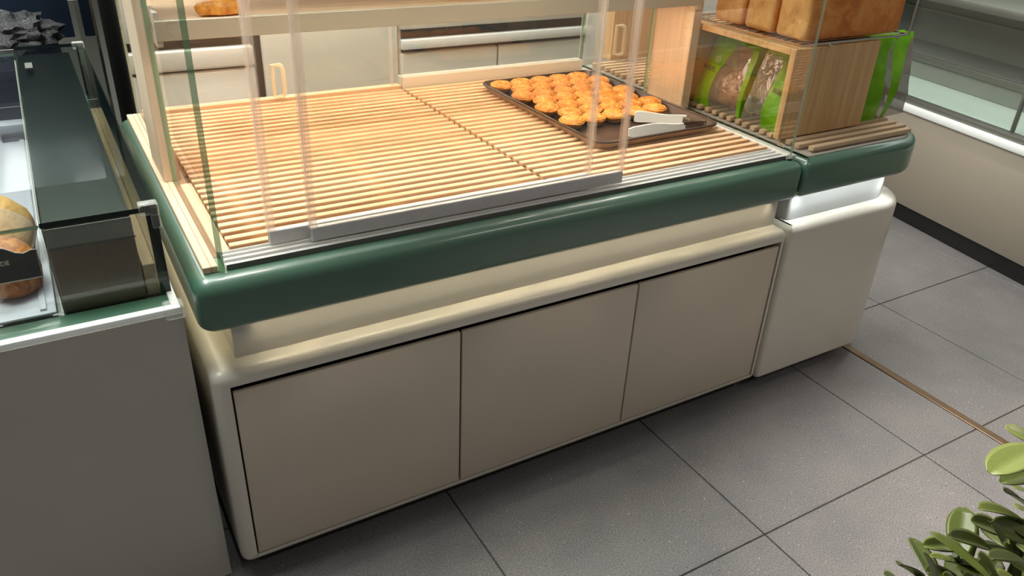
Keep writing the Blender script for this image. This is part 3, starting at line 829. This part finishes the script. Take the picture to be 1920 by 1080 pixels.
box('clear_strip', -.2265, -.0965, .1185, .1215, .7802, .8145, plain('grey_clear_strip', (116, 118, 110), .35), bn)
box('cover', -.2265, -.0965, .1235, 1.36, .8148, .8205, M['smoke_cover'], bn, .001, 1)
finish('lip', bm, M['smoke_lip'], bn)
dv = pane('divider', -.2325, -.2285, .118, 1.30, .6552, .822, lc, 'glass', 'acrylic')
# white tray
M['tray_white'] = plain('cool_white_plastic', (188, 193, 203), .35, 0, .1, .5, .03)
wt = thing('white_tray', 'white plastic tray lined with paper in the left counter', 'tray', (-.45, .6, .6555))
box('base', -.80, -.238, .118, 1.15, .6557, .667, M['tray_white'], wt, .003, 2)
box('edge_ridge', -.262, -.252, .128, 1.12, .667, .671, M['tray_white'], wt, .001, 2)
box('end_ridge', -.80, -.238, 1.10, 1.15, .667, .705, M['tray_white'], wt, .003, 2)
box('handle_slot', -.30, -.24, 1.08, 1.0995, .668, .682, M['gap'], wt)
bk = thing('bread_pack', 'buns in clear wrapper with black printed label in white tray', 'bread', (-.36, .3, .667))
lump('bun', None, None, (-.292, .235, .6713), .045, .066, .088, M['bun'], 5, parent=bk)
lump('bun', None, None, (-.302, .375, .6713), .055, .078, .112, M['cream_bun'], 6, parent=bk)
lump('bun', None, None, (-.42, .27, .6713), .06, .08, .09, M['bun'], 7, parent=bk)
lump('wrapper', None, None, (-.362, .315, .6713), .108, .175, .134, M['film'], 9, n=4, amp=.14, parent=bk)
bm = bmesh.new()
pts = [(-.60, .70), (-.246, .7005), (-.2445, .748), (-.252, .7487), (-.264, .7445), (-.275, .7475), (-.29, .7575), (-.305, .762), (-.35, .762), (-.60, .75)]
pts = [(x, z+.02) for x, z in pts]
sl = Matrix.Translation((0, .150, .72)) @ Matrix.Rotation(R(-12), 4, 'X') @ Matrix.Translation((0, 0, -.72))
fs = add_prism(bm, pts, -.001, .001, 1); bm.transform(sl)
finish('label_card', bm, M['black'], bk, smooth=False)
bm = bmesh.new(); add_tube(bm, [sl @ Vector((x, -.001, z)) for x, z in pts], .0011, 5, 0, True); finish('card_edge', bm, M['acrylic'], bk)
text('lettering', 'HANDMADE', .0105, M['ink_pale'], bk, sl @ Matrix.Translation((-.3165, -.0016, .753)) @ Euler((R(90), 0, 0)).to_matrix().to_4x4())

# ------------------------------------------------------------------ right counter with chilled showcase
A0 = Vector((2.883, .006, 0)); ang = math.atan2(-.104, .642)
RM = Matrix.Translation(A0) @ Matrix.Rotation(-math.atan2(.104, .642), 4, 'Z')   # local: x into the case, y along it
rc = thing('glass_showcase', 'long beige showcase with sloped glass front along the right side', 'showcase', tuple(A0))
def rb(name, x0, x1, y0, y1, z0, z1, m, bev=.002, par=None):
    return box(name, x0, x1, y0, y1, z0, z1, m, par or rc, bev, 2, RM)
rb('plinth', .015, .9, -1.2, 2.4, 0, .075, M['black'])
rb('body', 0, .9, -1.2, 2.4, .075, .462, M['beige'])
rb('top_trim', -.012, .05, -1.2, 2.4, .462, .492, M['white'], .006)
rb('trim_gap_strip', .012, .06, -1.2, 2.4, .492, .512, M['alu_dark'], .001)  # dark grey strip above the white trim
M['case_floor'] = plain('pale_case_floor', (196, 214, 202), .18, 0, .3, .5, .04, 3)
M['case_back'] = plain('brushed_case_back', (128, 132, 126), .35, .15, 0, .5, .12, 2)
rb('case_floor', .06, .85, -1.2, 2.4, .462, .508, M['case_floor'])
rb('case_back', .70, .74, -1.2, 2.4, .508, 1.9, M['case_back'])
rb('case_step', .36, .70, -1.2, 2.4, .508, .60, M['case_back'], .004)
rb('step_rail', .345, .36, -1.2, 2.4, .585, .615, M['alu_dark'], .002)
rb('inner_shelf', .34, .70, -1.2, 2.4, .86, .872, M['case_back'], .002)
rb('shelf_rail', .325, .34, -1.2, 2.4, .852, .880, M['alu_dark'], .002)
rb('back_rail', .685, .70, -1.2, 2.4, .74, .755, M['case_back'], .002)
rb('back_rail', .685, .70, -1.2, 2.4, 1.10, 1.125, M['alu_dark'], .002)
rb('glass_joint', .045, .062, .30, .31, .512, .72, M['alu_dark'], .001)
bm = bmesh.new(); add_box(bm, .05, .056, -1.2, 2.4, .512, 1.5, mat=RM); finish('front_glass', bm, [M['glass']], rc, smooth=False)

# ------------------------------------------------------------------ work counter behind the case
bc = thing('steel_work_counter', 'stainless steel counter with drawers behind the glass case', 'counter', (1.2, 1.8, 0))
box('body', .06, 2.6, 1.53, 2.2, 0, 1.02, M['gap'], bc)
box('worktop', .06, 2.6, 1.5, 2.2, 1.02, 1.06, M['steel'], bc, .004, 2)
def bpanel(x0, x1, z0, z1, y=1.5, m='steel', bev=.008): return box('drawer_front', x0, x1, y, 1.528, z0, z1, M[m], bc, bev, 3)
bpanel(.065, .44, .80, 1.01); bpanel(.065, .452, .705, .772, 1.495); bpanel(.065, .452, .1, .698, 1.503)
bpanel(.482, .975, .1, 1.01, 1.506)
bpanel(.985, 1.80, .785, 1.01); box('drawer_rail', .985, 1.80, 1.49, 1.528, .715, .750, M['alu_white'], bc, .004, 2)
bpanel(.985, 1.395, .1, .70, 1.503); bpanel(1.401, 1.80, .1, .70, 1.503)
bpanel(1.81, 2.58, .1, 1.01)

# ------------------------------------------------------------------ dark back wall on the left
wb = box('wall_back', -5.0, 8.0, 7.2, 7.3, 0, 3.0, plain('pale_wall_paint', (196, 200, 184), .6)); tag(wb, kind='structure')
dk = thing('dark_cabinet', 'dark navy glossy cabinet behind the left counter', 'cabinet', (-.4, 2.2, 0))
box('body', -1.6, -.095, 1.95, 2.6, 0, .62, M['black'], dk, .004, 2)
box('worktop', -1.6, -.095, 1.93, 2.6, .62, .65, M['black'], dk, .004, 2)
M['tile_dark'] = plain('dark_glazed_front', (30, 31, 32), .25, 0, .3, .5, .3, 5)
box('splashback', -.46, -.03, 2.4, 2.44, .65, 1.62, M['navy'], dk, .003, 2)  # unseen upper part and width shaped to keep the lid's reflection dark
pane('glass_screen', -.012, -.004, 1.46, 2.39, .02, 1.6, dk, 'glass_dark', 'edge_dark')
bm = bmesh.new(); bmesh.ops.create_icosphere(bm, subdivisions=4, radius=1)
for v in bm.verts:
    d = v.co.normalized(); k = 1+.35*noise.noise(d*2.2)+.22*noise.noise(d*7)
    v.co = Vector((-.24+.14*d.x*k, 2.12+.12*d.y*k, .653+max(0, .07+.08*d.z*k)))
M['mottled'] = crust('mottled_dark_reflection', (14, 14, 16), (40, 40, 44), (168, 166, 166), 26)  # lump added with mottled colour to stand in for a reflection
tag(finish('reflection_lump', bm, M['mottled']), 'mottled black and grey lump standing in for a reflection on the dark cabinet', 'reflection lump')
box('screen_foot', -.03, .012, 1.46, 2.39, 0, .02, M['black'], dk, .002, 1)
# ------------------------------------------------------------------ potted plant, lower right

pl = thing('potted_plant', 'leafy green potted plant with oval waxy leaves at lower right', 'plant', (.66, -1.06, 0))
bm = bmesh.new(); n = 32; rings = []
for r, z in ((.0, .0), (.085, 0), (.092, .01), (.12, .40), (.125, .42), (.117, .42), (.112, .39), (0, .385)):
    rings.append([bm.verts.new((.66+r*math.cos(2*math.pi*j/n), -1.06+r*math.sin(2*math.pi*j/n), z)) for j in range(n)] if r else [bm.verts.new((.66, -1.06, z))])
for a, b in zip(rings, rings[1:]):
    for j in range(n):
        if len(a) == 1: bm.faces.new((a[0], b[(j+1) % n], b[j]))
        elif len(b) == 1: bm.faces.new((a[j], a[(j+1) % n], b[0]))
        else: bm.faces.new((a[j], a[(j+1) % n], b[(j+1) % n], b[j]))
finish('pot', bm, M['pot'], pl)
box('soil', .585, .735, -1.135, -.985, .386, .392, M['soil'], pl, .002, 1)
def leaf_mesh():
    bm = bmesh.new(); NL, NW = 10, 4; g = []
    for i in range(NL+1):
        t = i/NL; wd = .5*(math.sin(math.pi*min(1, t*.94+.03)**1.25)**.5)
        if i == 0: wd = .04
        if i == NL: wd = .12
        row = []
        for j in range(-NW, NW+1):
            q = j/NW
            row.append(bm.verts.new((t, wd*q, .16*abs(q)*wd-.10*(t-.4)**2-.02*q*q*wd)))
        g.append(row)
    for a, b in zip(g, g[1:]):
        for j in range(2*NW): bm.faces.new((a[j], b[j], b[j+1], a[j+1]))
    r = bmesh.ops.extrude_face_region(bm, geom=bm.faces[:])
    for v in r['geom']:
        if isinstance(v, bmesh.types.BMVert): v.co.z -= .012
    bmesh.ops.recalc_face_normals(bm, faces=bm.faces)
    me = bpy.data.meshes.new('leaf'); bm.to_mesh(me); bm.free(); me.materials.append(M['leaf'])
    for p in me.polygons: p.use_smooth = True
    return me
LM = leaf_mesh()
LEAVES = [
(0.594,-0.968,0.896, 0.617,-0.990,0.883, 0.0143),
(0.502,-1.005,0.909, 0.585,-1.003,0.902, 0.0279),
(0.534,-1.005,0.882, 0.593,-1.009,0.874, 0.0188),
(0.516,-1.018,0.887, 0.567,-1.031,0.846, 0.0173),
(0.469,-1.022,0.892, 0.544,-1.033,0.849, 0.0185),
(0.506,-1.007,0.844, 0.561,-1.016,0.810, 0.0177),
(0.491,-1.029,0.866, 0.549,-1.046,0.833, 0.0207),
(0.437,-1.042,0.909, 0.480,-1.043,0.863, 0.0073),
(0.431,-1.023,0.877, 0.503,-1.031,0.831, 0.0163),
(0.444,-1.001,0.838, 0.512,-1.005,0.804, 0.0152),
(0.498,-1.017,0.830, 0.550,-1.035,0.806, 0.0169),
(0.419,-1.012,0.852, 0.447,-1.018,0.804, 0.0104),
(0.423,-0.994,0.818, 0.477,-0.999,0.767, 0.0146),
(0.425,-0.986,0.794, 0.477,-0.986,0.743, 0.0124),
(0.397,-1.068,0.914, 0.484,-1.074,0.857, 0.0165),
(0.414,-1.055,0.891, 0.463,-1.062,0.836, 0.0168),
(0.471,-0.999,0.807, 0.517,-1.006,0.778, 0.0100),
(0.499,-1.002,0.790, 0.544,-1.020,0.772, 0.0167),
(0.450,-1.010,0.809, 0.513,-1.022,0.767, 0.0186),
(0.494,-1.016,0.795, 0.544,-1.034,0.766, 0.0179),
(0.550,-1.020,0.811, 0.583,-1.044,0.795, 0.0196),
(0.522,-1.034,0.853, 0.569,-1.046,0.826, 0.0188),
(0.570,-1.014,0.839, 0.615,-1.030,0.807, 0.0198),
(0.453,-1.062,0.855, 0.503,-1.074,0.815, 0.0201),
(0.429,-1.047,0.849, 0.484,-1.053,0.800, 0.0176),
(0.427,-1.032,0.837, 0.469,-1.037,0.790, 0.0142),
(0.454,-1.001,0.787, 0.493,-1.009,0.750, 0.0138),
(0.530,-1.045,0.810, 0.567,-1.062,0.784, 0.0193),
(0.555,-1.008,0.789, 0.586,-1.036,0.768, 0.0200),
(0.592,-0.998,0.841, 0.624,-1.018,0.825, 0.0174),

]
PB = Vector((.66, -1.06, 0))
def put_leaf(tip, base, wd, roll=0):
    d = tip-base; L = d.length; x = d.normalized(); up = Vector((0, 0, 1)); y = up.cross(x).normalized(); z = x.cross(y)
    m = Matrix((x, y, z)).transposed() @ Matrix.Rotation(roll, 3, 'X')
    o = bpy.data.objects.new('leaf', LM); COL.objects.link(o); o.parent = pl
    o.location = base-PB; o.rotation_euler = m.to_euler(); o.scale = (L*1.06, wd*1.2, L*.8)
    return o
lr = random.Random(3)
for (tx, ty, tz, bx, by, bz, wd) in LEAVES:
    put_leaf(Vector((tx, ty, tz)), Vector((bx, by, bz)), wd, lr.uniform(-.5, .5))
# leafy stems: they rise from the soil and lean out to the leaves
for (ex, ey, ez) in ((.50, -1.005, .80), (.53, -1.03, .84), (.56, -1.03, .85), (.60, -1.0, .90), (.47, -1.06, .83), (.48, -1.0, .77), (.62, -1.1, .88), (.58, -1.12, .84)):
    e = Vector((ex, ey, ez)); b = Vector((.66+lr.uniform(-.04, .04), -1.06+lr.uniform(-.04, .04), .388))
    pts = [b.lerp(e, t)+Vector((0, 0, .07*math.sin(math.pi*t))) for t in (0, .25, .5, .75, 1)]
    tube('stem', pts, [.006, .0055, .005, .004, .003], M['stem'], pl, 7)
    for k in range(5):
        t = .62+.08*k; p = b.lerp(e, t)+Vector((0, 0, .07*math.sin(math.pi*t)))
        d = Vector((lr.uniform(-.2, 1), lr.uniform(-1, .6), lr.uniform(-.4, .3))).normalized()*lr.uniform(.05, .07)
        put_leaf(p+d, p, lr.uniform(.02, .026), lr.uniform(-.4, .4))
